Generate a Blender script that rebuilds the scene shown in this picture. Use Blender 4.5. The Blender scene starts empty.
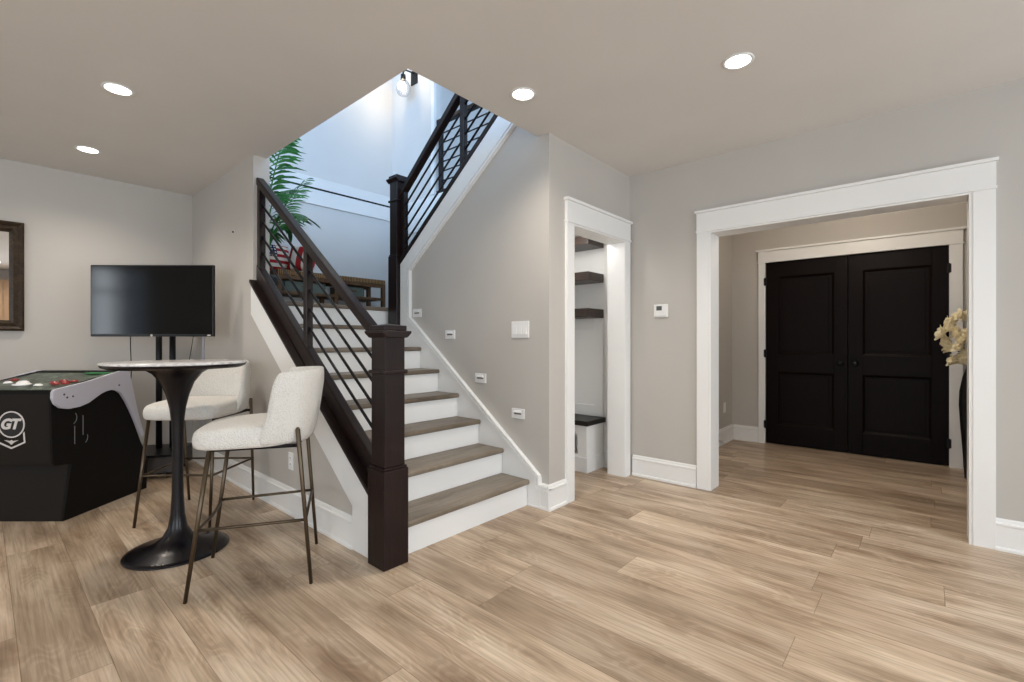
import bpy, bmesh, math, random
from mathutils import Vector, Matrix
random.seed(7)
scn = bpy.context.scene
COL = scn.collection
PI = math.pi

# ---------------------------------------------------------------- camera
F = 470.0
FW = (0.7496, 0.6620)            # viewing direction in plan
RT = (0.6620, -0.7496)
EYE = 1.16
cd = bpy.data.cameras.new('camera'); cam = bpy.data.objects.new('camera', cd); COL.objects.link(cam)
cd.sensor_width = 36.0; cd.lens = 36.0 * F / 1024.0; cd.clip_start = 0.05
cam.location = (0, 0, EYE); cam.rotation_euler = (PI/2, 0, math.atan2(FW[1], FW[0]) - PI/2)
scn.camera = cam
def cw(x, d): return (RT[0]*x + FW[0]*d, RT[1]*x + FW[1]*d)      # (sideways, ahead) of the viewer -> plan

# ---------------------------------------------------------------- world and light
w = bpy.data.worlds.new('world'); scn.world = w; w.use_nodes = True
bg = w.node_tree.nodes['Background']; bg.inputs[0].default_value = (0.62, 0.78, 1.0, 1); bg.inputs[1].default_value = 1.0
scn.view_settings.view_transform = 'Standard'; scn.view_settings.look = 'None'
scn.view_settings.gamma = 1.0; scn.view_settings.use_curve_mapping = False
scn.view_settings.exposure = 0.1
scn.cycles.use_denoising = True; scn.cycles.max_bounces = 10; scn.cycles.diffuse_bounces = 6
scn.cycles.sample_clamp_indirect = 4.0

def area_light(name, loc, rot, sx, sy, power, color, spread=PI):
    l = bpy.data.lights.new(name, 'AREA'); l.shape = 'RECTANGLE'; l.size = sx; l.size_y = sy
    l.energy = power; l.color = color; l.spread = spread
    o = bpy.data.objects.new(name, l); o.location = loc; o.rotation_euler = rot; COL.objects.link(o); return o
DAY = (0.86, 0.94, 1.0)
SKYC = (0.48, 0.69, 1.0)
# daylight through the windows of the lower room (left side and behind the viewer)
area_light('daylight', (-5.05, 4.78, 1.62), (0, -PI/2, 0), 1.6, .38, 16, DAY)
area_light('daylight', (-5.05, 0.2, 1.45), (0, -PI/2, 0), 1.9, 3.4, 85, DAY)
area_light('daylight', (-1.6, -3.05, 1.45), (PI/2, 0, 0), 3.0, 1.9, 150, DAY)
area_light('daylight', (2.2, -3.05, 1.45), (PI/2, 0, 0), 2.0, 1.9, 70, DAY)
# daylight through the windows of the upper storey, falling into the stairwell
area_light('daylight', (2.2, -3.05, 4.3), (PI/2 , 0, 0), 5.0, 1.7, 320, SKYC)
area_light('daylight', (-5.05, 3.4, 4.3), (0, -PI/2, 0), 1.7, 3.4, 430, SKYC)

# ---------------------------------------------------------------- materials
def mat(name, color, rough=0.5, metal=0.0, spec=0.35, coat=0.0, emit=None, es=0.0, trans=0.0):
    m = bpy.data.materials.new(name); m.use_nodes = True
    b = m.node_tree.nodes['Principled BSDF']
    b.inputs['Base Color'].default_value = (*color, 1); b.inputs['Roughness'].default_value = rough
    b.inputs['Metallic'].default_value = metal; b.inputs['Specular IOR Level'].default_value = spec
    b.inputs['Coat Weight'].default_value = coat; b.inputs['Transmission Weight'].default_value = trans
    if emit: b.inputs['Emission Color'].default_value = (*emit, 1); b.inputs['Emission Strength'].default_value = es
    return m
def nd(m, t, **kw):
    n = m.node_tree.nodes.new(t)
    for k, v in kw.items():
        if k in ('operation', 'blend_type', 'data_type', 'noise_dimensions', 'wave_type', 'bands_direction', 'feature', 'interpolation'): setattr(n, k, v)
        else: n.inputs[k].default_value = v
    return n
def lk(m, a, b): m.node_tree.links.new(a, b)
def mth(m, op, a, b=None):
    n = m.node_tree.nodes.new('ShaderNodeMath'); n.operation = op
    for i, v in enumerate((a, b)):
        if v is None: continue
        if isinstance(v, (int, float)): n.inputs[i].default_value = v
        else: lk(m, v, n.inputs[i])
    return n.outputs[0]
def ramp(m, fac, stops):
    n = m.node_tree.nodes.new('ShaderNodeValToRGB'); lk(m, fac, n.inputs[0])
    e = n.color_ramp.elements
    while len(e) < len(stops): e.new(0.5)
    for i, (p, c) in enumerate(stops): e[i].position = p; e[i].color = (*c, 1)
    return n.outputs[0]
def mixc(m, bt, fac, a, b):
    n = m.node_tree.nodes.new('ShaderNodeMix'); n.data_type = 'RGBA'; n.blend_type = bt
    for i, v in ((0, fac), (6, a), (7, b)):
        if isinstance(v, (int, float)): n.inputs[i].default_value = v
        elif isinstance(v, tuple): n.inputs[i].default_value = (*v, 1)
        else: lk(m, v, n.inputs[i])
    return n.outputs[2]
def bsdf(m): return m.node_tree.nodes['Principled BSDF']
def noise(m, vec, scale, detail=3, rough=0.5, dist=0.0):
    n = m.node_tree.nodes.new('ShaderNodeTexNoise'); n.inputs['Scale'].default_value = scale
    n.inputs['Detail'].default_value = detail; n.inputs['Roughness'].default_value = rough; n.inputs['Distortion'].default_value = dist
    lk(m, vec, n.inputs['Vector']); return n.outputs[0]
def coords(m, scale=(1, 1, 1), kind='Object'):
    t = m.node_tree.nodes.new('ShaderNodeTexCoord'); mp = m.node_tree.nodes.new('ShaderNodeMapping')
    mp.inputs['Scale'].default_value = scale; lk(m, t.outputs[kind], mp.inputs[0]); return mp.outputs[0]
def bump(m, h, strength, dist=0.01):
    n = m.node_tree.nodes.new('ShaderNodeBump'); n.inputs['Strength'].default_value = strength; n.inputs['Distance'].default_value = dist
    lk(m, h, n.inputs['Height']); lk(m, n.outputs[0], bsdf(m).inputs['Normal'])

def paint(name, c, rough=0.6, amt=0.04):
    m = mat(name, c, rough, spec=0.3)
    v = coords(m); n = noise(m, v, 2.0, 2)
    lk(m, ramp(m, n, [(0.3, tuple(x*(1-amt) for x in c)), (0.7, tuple(min(1, x*(1+amt)) for x in c))]), bsdf(m).inputs['Base Color'])
    bump(m, noise(m, v, 260, 2), 0.05, 0.002); return m
def wood(name, c1, c2, rough=0.35, scale=(14, 1.2, 14), coat=0.0, b=0.15, spec=0.35):
    m = mat(name, c1, rough, coat=coat, spec=spec)
    v = coords(m, scale); n = noise(m, v, 2.2, 6, 0.6, 1.2)
    lk(m, ramp(m, n, [(0.3, c1), (0.7, c2)]), bsdf(m).inputs['Base Color'])
    bump(m, n, b, 0.002); return m

M = {}
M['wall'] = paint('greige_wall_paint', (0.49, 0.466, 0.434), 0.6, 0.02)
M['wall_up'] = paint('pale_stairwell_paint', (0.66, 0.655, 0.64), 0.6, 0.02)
M['ceiling'] = paint('flat_ceiling_paint', (0.70, 0.68, 0.655), 0.85, 0.02)
M['trim'] = paint('white_trim_paint', (0.80, 0.80, 0.79), 0.32, 0.01)
M['espresso'] = wood('espresso_stained_wood', (0.0065, 0.0032, 0.0034), (0.019, 0.0085, 0.0085), 0.30, (26, 26, 2.0), 0.0)
M['espresso_rail'] = wood('espresso_stained_rail_wood', (0.006, 0.0032, 0.0030), (0.018, 0.009, 0.008), 0.33, (26, 2.0, 26), 0.0, .1, .3)
M['door'] = wood('dark_stained_door_wood', (0.0030, 0.0012, 0.0009), (0.0065, 0.0028, 0.0021), 0.45, (20, 20, 1.6), 0.0, .1, .10)
M['shelf'] = wood('dark_shelf_wood', (0.020, 0.012, 0.009), (0.055, 0.036, 0.028), 0.35, (20, 2, 20))
M['black_metal'] = mat('black_metal', (0.012, 0.012, 0.013), 0.35, 0.4)
M['iron'] = mat('black_iron_bar', (0.008, 0.007, 0.008), 0.4, 0.0, spec=.2)
M['table_base'] = mat('satin_black_pedestal', (0.006, 0.0045, 0.006), 0.27, 0.0, spec=.3)
M['bronze'] = mat('aged_bronze_tube', (0.10, 0.075, 0.05), 0.36, 0.85)
M['plastic'] = mat('white_plastic', (0.78, 0.78, 0.77), 0.35)
M['plastic_dark'] = mat('dark_slot', (0.16, 0.155, 0.15), 0.5)
M['grey_screen'] = mat('grey_display', (0.10, 0.11, 0.11), 0.25)
M['tv_screen'] = mat('glossy_black_screen', (0.004, 0.004, 0.004), 0.10, 0.0, spec=0.3)
M['tv_body'] = mat('black_television_casing', (0.008, 0.008, 0.009), 0.3)
M['cab'] = mat('matt_black_cabinet_board', (0.006, 0.0048, 0.0042), 0.5, spec=.12)
M['cab_front'] = mat('dark_brown_black_front_panel', (0.012, 0.009, 0.007), 0.45, spec=.15)
M['cab_grey'] = mat('pale_grey_side_trim', (0.47, 0.46, 0.52), 0.4)
M['logo'] = mat('off_white_print', (0.62, 0.58, 0.56), 0.5)
M['logo_black'] = mat('black_print', (0.015, 0.014, 0.014), 0.5)
M['red'] = mat('red_button_plastic', (0.25, 0.03, 0.03), 0.35)
M['chrome'] = mat('brushed_nickel', (0.5, 0.5, 0.5), 0.3, 1.0)
M['basecover'] = mat('dark_grey_metal', (0.06, 0.055, 0.055), 0.5)
M['pot'] = mat('charcoal_ceramic', (0.05, 0.05, 0.05), 0.5)
M['soil'] = mat('potting_soil', (0.03, 0.02, 0.012), 0.9)
M['vase'] = mat('matt_black_vase', (0.010, 0.010, 0.011), 0.35)
M['petal'] = mat('cream_petal', (0.97, 0.88, 0.64), 0.6)
M['branch'] = mat('brown_branch', (0.12, 0.07, 0.04), 0.7)
M['basket'] = mat('sage_grey_canvas', (0.13, 0.16, 0.14), 0.8)
M['light'] = mat('glowing_diffuser', (1, 1, 1), 0.5, emit=(1.0, 0.95, 0.88), es=14)
M['bulb'] = mat('glowing_bulb', (1, 1, 1), 0.5, emit=(1.0, 0.80, 0.52), es=22)
M['glass'] = mat('clear_glass', (1, 1, 1), 0.02, trans=1.0)
M['mirror'] = mat('mirror_glass', (0.85, 0.85, 0.85), 0.02, 1.0)
M['oak'] = wood('honey_oak', (0.42, 0.28, 0.17), (0.52, 0.36, 0.23), 0.45, (8, 8, 1))

def leaf_mat():
    m = mat('palm_leaf_green', (0.03, 0.16, 0.035), 0.42)
    n = noise(m, coords(m, (1, 1, 1)), 6, 2)
    lk(m, ramp(m, n, [(0.35, (0.012, 0.085, 0.020)), (0.65, (0.06, 0.26, 0.05))]), bsdf(m).inputs['Base Color'])
    return m
M['leaf'] = leaf_mat()
def boucle():
    m = mat('cream_boucle_fabric', (0.66, 0.62, 0.56), 0.95, spec=0.1)
    v = coords(m); t = m.node_tree.nodes.new('ShaderNodeTexVoronoi'); t.inputs['Scale'].default_value = 150; lk(m, v, t.inputs['Vector'])
    n = noise(m, v, 90, 4, 0.7)
    h = mth(m, 'ADD', t.outputs[0], n)
    lk(m, ramp(m, h, [(0.35, (0.50, 0.475, 0.435)), (0.9, (0.71, 0.69, 0.65))]), bsdf(m).inputs['Base Color'])
    bump(m, h, 0.6, 0.006); return m
M['boucle'] = boucle()
def marble():
    m = mat('white_marble', (0.8, 0.78, 0.77), 0.15)
    n = noise(m, coords(m), 5, 8, 0.65, 1.5)
    lk(m, ramp(m, n, [(0.40, (0.80, 0.79, 0.78)), (0.50, (0.52, 0.50, 0.50)), (0.56, (0.80, 0.79, 0.78))]), bsdf(m).inputs['Base Color'])
    return m
M['marble'] = marble()
def woven():
    m = mat('woven_bench_rope', (0.16, 0.095, 0.045), 0.7)
    v = coords(m); wv = nd(m, 'ShaderNodeTexWave', Scale=16.0, Distortion=0.6); lk(m, v, wv.inputs['Vector'])
    lk(m, ramp(m, wv.outputs[0], [(0.2, (0.14, 0.075, 0.03)), (0.8, (0.36, 0.21, 0.09))]), bsdf(m).inputs['Base Color'])
    bump(m, wv.outputs[0], 0.6, 0.01); return m
M['woven'] = woven()
M['bench'] = wood('brown_bench_wood', (0.085, 0.042, 0.018), (0.18, 0.095, 0.042), 0.5, (10, 10, 3))
def carpet_top():
    m = mat('control_panel_print', (0.03, 0.06, 0.03), 0.3)
    v = coords(m); n = noise(m, v, 16, 4, 0.6, 1.2)
    lk(m, ramp(m, n, [(0.40, (0.012, 0.018, 0.014)), (0.52, (0.03, 0.055, 0.03)), (0.60, (0.13, 0.17, 0.13))]), bsdf(m).inputs['Base Color'])
    return m
M['panel_print'] = carpet_top()
M['bright_green'] = mat('bright_green_print', (0.02, 0.22, 0.05), 0.35)

def plank_floor(name, axis, pw, pl, x0, cols, grain, rough=0.38, gap=0.0026):
    """planks running along one plan axis: staggered rows, own tone each, long grain with cathedral rings and knots"""
    m = mat(name, cols[0], rough)
    tc = m.node_tree.nodes.new('ShaderNodeTexCoord'); sp = m.node_tree.nodes.new('ShaderNodeSeparateXYZ'); lk(m, tc.outputs['Object'], sp.inputs[0])
    a, l = (sp.outputs[0], sp.outputs[1]) if axis == 'Y' else (sp.outputs[1], sp.outputs[0])
    r = mth(m, 'DIVIDE', mth(m, 'SUBTRACT', a, x0), pw); row = mth(m, 'FLOOR', r); fr = mth(m, 'FRACT', r)
    wn = m.node_tree.nodes.new('ShaderNodeTexWhiteNoise'); wn.noise_dimensions = '1D'; lk(m, row, wn.inputs['W'])
    q = mth(m, 'ADD', mth(m, 'DIVIDE', l, pl), mth(m, 'MULTIPLY', wn.outputs[0], 7.3)); cell = mth(m, 'FLOOR', q); fq = mth(m, 'FRACT', q)
    cb = m.node_tree.nodes.new('ShaderNodeCombineXYZ'); lk(m, row, cb.inputs[0]); lk(m, cell, cb.inputs[1])
    w2 = m.node_tree.nodes.new('ShaderNodeTexWhiteNoise'); w2.noise_dimensions = '3D'; lk(m, cb.outputs[0], w2.inputs[0])
    rnd = w2.outputs[0]
    # grain coordinates shifted per plank
    off = mth(m, 'MULTIPLY', rnd, 37.0)
    gv = m.node_tree.nodes.new('ShaderNodeCombineXYZ')
    lk(m, mth(m, 'ADD', mth(m, 'MULTIPLY', a, 7.0), off), gv.inputs[0]); lk(m, mth(m, 'ADD', mth(m, 'MULTIPLY', l, 1.6), off), gv.inputs[1])
    n1 = noise(m, gv.outputs[0], 1.0, 4, 0.5, 0.4)           # broad streaks
    fv = m.node_tree.nodes.new('ShaderNodeCombineXYZ')
    lk(m, mth(m, 'ADD', mth(m, 'MULTIPLY', a, 85.0), off), fv.inputs[0]); lk(m, mth(m, 'ADD', mth(m, 'MULTIPLY', l, 2.4), off), fv.inputs[1])
    n2 = noise(m, fv.outputs[0], 1.0, 3, 0.6)                 # fine fibres
    cv = m.node_tree.nodes.new('ShaderNodeCombineXYZ')
    lk(m, mth(m, 'ADD', mth(m, 'MULTIPLY', a, 5.5), off), cv.inputs[0]); lk(m, mth(m, 'ADD', mth(m, 'MULTIPLY', l, 1.5), off), cv.inputs[1])
    n3 = noise(m, cv.outputs[0], 1.0, 2, 0.5)
    rings = mth(m, 'SINE', mth(m, 'MULTIPLY', n3, 120.0))      # cathedral rings
    kmask = noise(m, cv.outputs[0], 1.3, 1, 0.5)
    kr = m.node_tree.nodes.new('ShaderNodeMapRange'); kr.inputs[1].default_value = 0.44; kr.inputs[2].default_value = 0.58; lk(m, kmask, kr.inputs[0])
    base = ramp(m, n1, [(0.22, cols[2]), (0.47, cols[0]), (0.66, cols[1])])
    tone = ramp(m, rnd, [(0.0, (0.78, 0.75, 0.71)), (0.5, (1.0, 0.985, 0.97)), (1.0, (1.10, 1.10, 1.08))])
    c = mixc(m, 'MULTIPLY', 1.0, base, tone)
    c = mixc(m, 'MULTIPLY', grain, c, ramp(m, n2, [(0.35, (0.72, 0.70, 0.66)), (0.60, (1, 1, 1))]))
    c = mixc(m, 'MULTIPLY', mth(m, 'MULTIPLY', kr.outputs[0], 0.30*grain), c, ramp(m, rings, [(0.0, (0.62, 0.56, 0.50)), (0.6, (1, 1, 1))]))
    kn = m.node_tree.nodes.new('ShaderNodeMapRange'); kn.inputs[1].default_value = 0.56; kn.inputs[2].default_value = 0.74; lk(m, kmask, kn.inputs[0])
    c = mixc(m, 'MULTIPLY', mth(m, 'MULTIPLY', kn.outputs[0], 0.6), c, (0.56, 0.47, 0.40))
    g1 = mth(m, 'LESS_THAN', fr, gap/pw); g2 = mth(m, 'LESS_THAN', fq, gap/pl)
    g = mth(m, 'MAXIMUM', g1, g2)
    c = mixc(m, 'MULTIPLY', mth(m, 'MULTIPLY', g, 0.75), c, (0.42, 0.36, 0.30))
    lk(m, c, bsdf(m).inputs['Base Color'])
    rr = ramp(m, n2, [(0.3, (rough+0.08,)*3), (0.7, (rough-0.04,)*3)]); lk(m, rr, bsdf(m).inputs['Roughness'])
    bump(m, mth(m, 'SUBTRACT', mth(m, 'MULTIPLY', n2, 0.3), g), 0.25, 0.0015)
    return m
M['floor'] = plank_floor('light_oak_floor_planks', 'Y', 0.225, 1.52, 0.543, ((0.54, 0.42, 0.312), (0.68, 0.565, 0.445), (0.30, 0.220, 0.155)), 1.0, 0.34)
M['tread'] = plank_floor('grey_brown_stair_tread_wood', 'X', 0.6, 3.0, 0.1, ((0.21, 0.175, 0.138), (0.27, 0.23, 0.185), (0.135, 0.108, 0.083)), 0.8, 0.38, 0.0)

# ---------------------------------------------------------------- mesh helpers
class MB:
    def __init__(s): s.bm = bmesh.new()
    def box(s, x0, x1, y0, y1, z0, z1):
        v = [s.bm.verts.new(p) for p in ((x0,y0,z0),(x1,y0,z0),(x1,y1,z0),(x0,y1,z0),(x0,y0,z1),(x1,y0,z1),(x1,y1,z1),(x0,y1,z1))]
        for f in ((3,2,1,0),(4,5,6,7),(0,1,5,4),(1,2,6,5),(2,3,7,6),(3,0,4,7)): s.bm.faces.new([v[i] for i in f])
        return s
    def prism(s, pts, axis, a0, a1):
        """polygon in the two other axes, extruded from a0 to a1 along axis (0, 1 or 2)"""
        def mk(p, a):
            q = [0, 0, 0]; o = [i for i in range(3) if i != axis]; q[o[0]] = p[0]; q[o[1]] = p[1]; q[axis] = a; return q
        A = [s.bm.verts.new(mk(p, a0)) for p in pts]; B = [s.bm.verts.new(mk(p, a1)) for p in pts]
        n = len(pts); s.bm.faces.new(A[::-1]); s.bm.faces.new(B)
        for i in range(n): s.bm.faces.new((A[i], A[(i+1) % n], B[(i+1) % n], B[i]))
        return s
    def tube(s, path, r, n=12, cap=True):
        path = [Vector(p) for p in path]; rs = r if isinstance(r, (list, tuple)) else [r]*len(path)
        rings = []; prev = None
        for i, p in enumerate(path):
            t = (path[min(i+1, len(path)-1)] - path[max(i-1, 0)]).normalized()
            if prev is None: u = t.cross(Vector((0, 0, 1)) if abs(t.z) < 0.9 else Vector((1, 0, 0))).normalized()
            else: u = (prev - t*prev.dot(t)).normalized()
            prev = u; v = t.cross(u)
            rings.append([s.bm.verts.new(p + (u*math.cos(2*PI*k/n) + v*math.sin(2*PI*k/n))*rs[i]) for k in range(n)])
        for a, b in zip(rings, rings[1:]):
            for k in range(n): s.bm.faces.new((a[k], a[(k+1) % n], b[(k+1) % n], b[k]))
        if cap: s.bm.faces.new(rings[0][::-1]); s.bm.faces.new(rings[-1])
        return s
    def lathe(s, prof, cx=0, cy=0, cz=0, n=48, rot=None):
        rings = []
        for r, z in prof:
            ring = []
            for k in range(n if r > 1e-6 else 1):
                p = Vector((r*math.cos(2*PI*k/n), r*math.sin(2*PI*k/n), z))
                if rot is not None: p = rot @ p
                ring.append(s.bm.verts.new(p + Vector((cx, cy, cz))))
            rings.append(ring)
        for a, b in zip(rings, rings[1:]):
            if len(a) == 1 and len(b) == 1: continue
            for k in range(n):
                k2 = (k+1) % n
                if len(a) == 1: s.bm.faces.new((a[0], b[k], b[k2]))
                elif len(b) == 1: s.bm.faces.new((a[k], a[k2], b[0]))
                else: s.bm.faces.new((a[k], a[k2], b[k2], b[k]))
        return s
    def grid(s, fn, nu, nv, closeu=False):
        V = [[s.bm.verts.new(fn(i, j)) for j in range(nv)] for i in range(nu)]
        for i in range(nu if closeu else nu-1):
            for j in range(nv-1): s.bm.faces.new((V[i][j], V[(i+1) % nu][j], V[(i+1) % nu][j+1], V[i][j+1]))
        return V
    def bar(s, p0, p1, w, x0, x1):
        """sloped bar in a Y-Z plane: centre line p0-p1, width w, between x0 and x1"""
        d = Vector((p1[0]-p0[0], p1[1]-p0[1])).normalized(); n = Vector((-d.y, d.x))*w/2
        a, b = Vector(p0), Vector(p1)
        return s.prism([tuple(a-n), tuple(b-n), tuple(b+n), tuple(a+n)], 0, x0, x1)
    def build(s, name, m, parent=None, bevel=0.0, smooth=False, sub=0, seg=2, solid=0.0, loc=None):
        bmesh.ops.remove_doubles(s.bm, verts=s.bm.verts, dist=1e-6)
        bmesh.ops.recalc_face_normals(s.bm, faces=s.bm.faces)
        me = bpy.data.meshes.new(name); s.bm.to_mesh(me); s.bm.free()
        if loc is not None:
            me.transform(Matrix.Translation(-Vector(loc)))
        o = bpy.data.objects.new(name, me); COL.objects.link(o)
        if loc is not None: o.location = loc
        for mm in (m if isinstance(m, (list, tuple)) else [m]): me.materials.append(mm)
        if smooth:
            for p in me.polygons: p.use_smooth = True
        if solid: md = o.modifiers.new('solid', 'SOLIDIFY'); md.thickness = solid; md.offset = 0
        if bevel: md = o.modifiers.new('bevel', 'BEVEL'); md.width = bevel; md.segments = seg; md.limit_method = 'ANGLE'; md.angle_limit = 0.6
        if sub: md = o.modifiers.new('sub', 'SUBSURF'); md.levels = sub; md.render_levels = sub
        if parent is not None:
            o.parent = parent
        return o
def smooth_by_angle(o, ang=0.7):
    me = o.data
    for p in me.polygons: p.use_smooth = True
    bm = bmesh.new(); bm.from_mesh(me)
    for e in bm.edges:
        if len(e.link_faces) == 2 and e.calc_face_angle(0) > ang: e.smooth = False
    bm.to_mesh(me); bm.free(); return o
def thing(name, label, cat, loc=(0, 0, 0), rz=0.0, group=None):
    o = bpy.data.objects.new(name, None); COL.objects.link(o); o.empty_display_size = 0.1
    o.location = loc; o.rotation_euler = (0, 0, rz); o['label'] = label; o['category'] = cat
    if group: o['group'] = group
    return o
def tag(o, label, cat, group=None):
    o['label'] = label; o['category'] = cat
    if group: o['group'] = group
    return o
def struct(o, label=None):
    o['kind'] = 'structure'
    if label: o['label'] = label
    return o
def dup(root, loc, rz, label, group=None):
    r = root.copy(); COL.objects.link(r); r.location = loc; r.rotation_euler = (0, 0, rz); r['label'] = label
    if group: r['group'] = group
    for ch in list(root.children):
        c = ch.copy(); COL.objects.link(c); c.parent = r
        for g in ch.children:
            e = g.copy(); COL.objects.link(e); e.parent = c
    return r

# ---------------------------------------------------------------- the shell
H = 2.59            # ceiling
U = 2.95            # upper floor
TOP = 5.4           # upper ceiling
XR = 3.757          # right wall face
YC = 1.944          # face of the wall with the cupboard doorway
XS = 2.585          # face of the wall along the stairs
YB = 5.43           # far wall face
XK = 1.39           # outer face of the low stair wall
XL, YF = -5.0, -3.0
XD = 5.91           # face of the wall with the double doors
struct(MB().box(XL-.2, XD+.2, YF-.2, YB+.2, -.12, 0).build('floor', M['floor']), 'light oak plank floor')
c = MB()
c.box(XL-.2, 1.487, YF-.2, YB, H, U); c.box(1.487, 3.70, YF-.2, 2.042, H, U); c.box(3.70, XD+.2, YF-.2, YB, H, U)
struct(c.build('ceiling', M['ceiling']), 'flat grey beige ceiling with square stair opening')
struct(MB().box(XL-.2, XD+.2, YF-.2, YB+.2, TOP, TOP+.12).build('ceiling_upper', M['wall_up']), 'ceiling of the storey above')
c = MB(); c.box(XL-.2, XK, YB, YB+.15, 0, TOP)
struct(c.build('wall_back', M['wall']), 'grey beige wall behind the television')
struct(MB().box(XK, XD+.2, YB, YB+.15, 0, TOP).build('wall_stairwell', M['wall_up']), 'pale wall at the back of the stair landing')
struct(MB().box(XK, 1.51, 3.88, YB, 0, U).build('wall_stair_left', M['wall']), 'full height wall left of the stairs')
# right wall with the wide cased opening
OY0, OY1, OZ = -0.195, 1.268, 2.015
c = MB(); c.box(XR, XR+.15, OY1, YC+.15, 0, H); c.box(XR, XR+.15, OY0, OY1, OZ, H); c.box(XR, XR+.15, YF, OY0, 0, H)
struct(c.build('wall_right', M['wall']), 'grey beige wall with the wide cased opening')
# wall with the cupboard doorway
CX0, CX1, CZ = 2.858, 3.645, 2.02
c = MB(); c.box(2.70, CX0, YC, YC+.15, 0, H); c.box(CX0, CX1, YC, YC+.15, CZ, H); c.box(CX1, XR, YC, YC+.15, 0, H)
struct(c.build('wall_doorway', M['wall']), 'narrow wall with the tall white cased doorway')
# wall along the stairs, under the upper flight
def btop(y): return 2.346 + 0.79*(3.033 - y)
def tlow(y): return 1.80 + 0.745*(3.497 - y)
c = MB(); c.prism([(YC, 0), (3.78, 0), (3.78, 1.44), (3.60, btop(3.60)-.02), (YC, btop(YC)-.02)], 0, XS, 2.70)
struct(c.build('wall_stair_right', M['wall']), 'grey wall with step lights beside the stairs')
# low wall under the railing
def kbot(y): return 0.345 + 0.762*(y - 2.226)        # underside of the dark cap
c = MB(); c.prism([(2.19, 0), (3.88, 0), (3.88, kbot(3.88)), (2.19, kbot(2.19))], 0, XK, 1.49)
struct(c.build('wall_stair_low', M['wall']), 'sloping low wall below the stair railing')
# stairwell right side and upper storey
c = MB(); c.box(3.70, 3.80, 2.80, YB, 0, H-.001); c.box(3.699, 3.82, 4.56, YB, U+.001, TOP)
struct(c.build('wall_landing', M['wall_up']), 'pale wall on the right of the stair landing')
# outer walls with window openings
def wall_x(name, x0, x1, y0, y1, z0, z1, holes, m):
    c = MB(); ys = y0
    for (a, b, p, q) in sorted(holes):
        c.box(x0, x1, ys, a, z0, z1); c.box(x0, x1, a, b, z0, p); c.box(x0, x1, a, b, q, z1); ys = b
    c.box(x0, x1, ys, y1, z0, z1); return struct(c.build(name, m))
def wall_y(name, y0, y1, x0, x1, z0, z1, holes, m):
    c = MB(); xs = x0
    for (a, b, p, q) in sorted(holes):
        c.box(xs, a, y0, y1, z0, z1); c.box(a, b, y0, y1, z0, p); c.box(a, b, y0, y1, q, z1); xs = b
    c.box(xs, x1, y0, y1, z0, z1); return struct(c.build(name, m))
HL = [(4.2, 5.1, .8, 2.45), (-1.5, 1.9, .5, 2.4)]
HF = [(-3.1, -.1, .5, 2.4), (1.2, 3.2, .5, 2.4)]
wall_x('wall_left', XL-.15, XL, YF, YB, 0, U, HL, M['wall'])
wall_y('wall_front', YF-.15, YF, XL-.15, XD+.15, 0, U, HF, M['wall'])
HLU = [(1.7, 5.1, 3.45, 5.15)]; HFU = [(-.3, 4.7, 3.45, 5.15)]
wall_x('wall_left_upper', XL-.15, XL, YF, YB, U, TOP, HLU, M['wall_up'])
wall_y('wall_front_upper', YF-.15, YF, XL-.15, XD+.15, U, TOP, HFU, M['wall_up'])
def window_x(i, a, b, p, q, n):
    c = MB(); x0, x1 = XL-.10, XL-.02
    c.box(x0, x1, a, b, p, p+.06); c.box(x0, x1, a, b, q-.06, q)
    for k in range(n+1):
        y = a + (b-a-.06)*k/n; c.box(x0, x1, y, y+.06, p, q)
    c.box(x0+.01, x1-.01, a, b, p+(q-p)*.72, p+(q-p)*.72+.04)
    struct(c.build('window_%d' % i, M['trim']))
def window_y(i, a, b, p, q, n):
    c = MB(); y0, y1 = YF-.10, YF-.02
    c.box(a, b, y0, y1, p, p+.06); c.box(a, b, y0, y1, q-.06, q)
    for k in range(n+1):
        x = a + (b-a-.06)*k/n; c.box(x, x+.06, y0, y1, p, q)
    struct(c.build('window_%d' % i, M['trim']))
window_x(1, *HL[0], 2); window_x(2, *HL[1], 4); window_y(3, *HF[0], 3); window_y(4, *HF[1], 2)
window_x(5, *HLU[0], 4); window_y(6, *HFU[0], 5)
# entry behind the wide opening
FY1, FY0 = 1.736, -1.05
struct(MB().box(XR+.15, XD+.15, FY1, FY1+.15, 0, H).build('wall_entry_left', M['wall']), 'entry wall left of the double doors')
struct(MB().box(XR+.15, XD+.15, FY0-.15, FY0, 0, H).build('wall_entry_right', M['wall']))
DY0, DY1, DZ = -0.152, 1.374, 2.047
c = MB(); c.box(XD, XD+.15, DY1+.004, FY1+.15, 0, H); c.box(XD, XD+.15, DY0-.004, DY1+.004, DZ+.004, H); c.box(XD, XD+.15, FY0, DY0-.004, 0, H); c.box(XD+.075, XD+.15, DY0-.004, DY1+.004, 0, DZ+.004)  # last box: unseen backing added to stop sky light leaking round the doors
struct(c.build('wall_entry', M['wall']), 'entry wall around the dark double doors, with added light-blocking backing')
struct(MB().box(XD+.15, XD+.18, YF, YB, U, TOP).build('wall_right_upper', M['wall_up']))
# cupboard behind the doorway
XC = 3.825
struct(MB().box(XC, XC+.08, YC+.15, 2.70, 0, 2.15).build('wall_cupboard_right', M['trim']), 'white wall behind the cupboard shelves')
struct(MB().box(2.70, XC, 2.66, 2.70, 0, 2.15).build('wall_cupboard_back', M['trim']))
struct(MB().box(2.70, XC+.08, YC+.15, 2.70, 2.15, 2.17).build('ceiling_cupboard', M['trim']))

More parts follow.
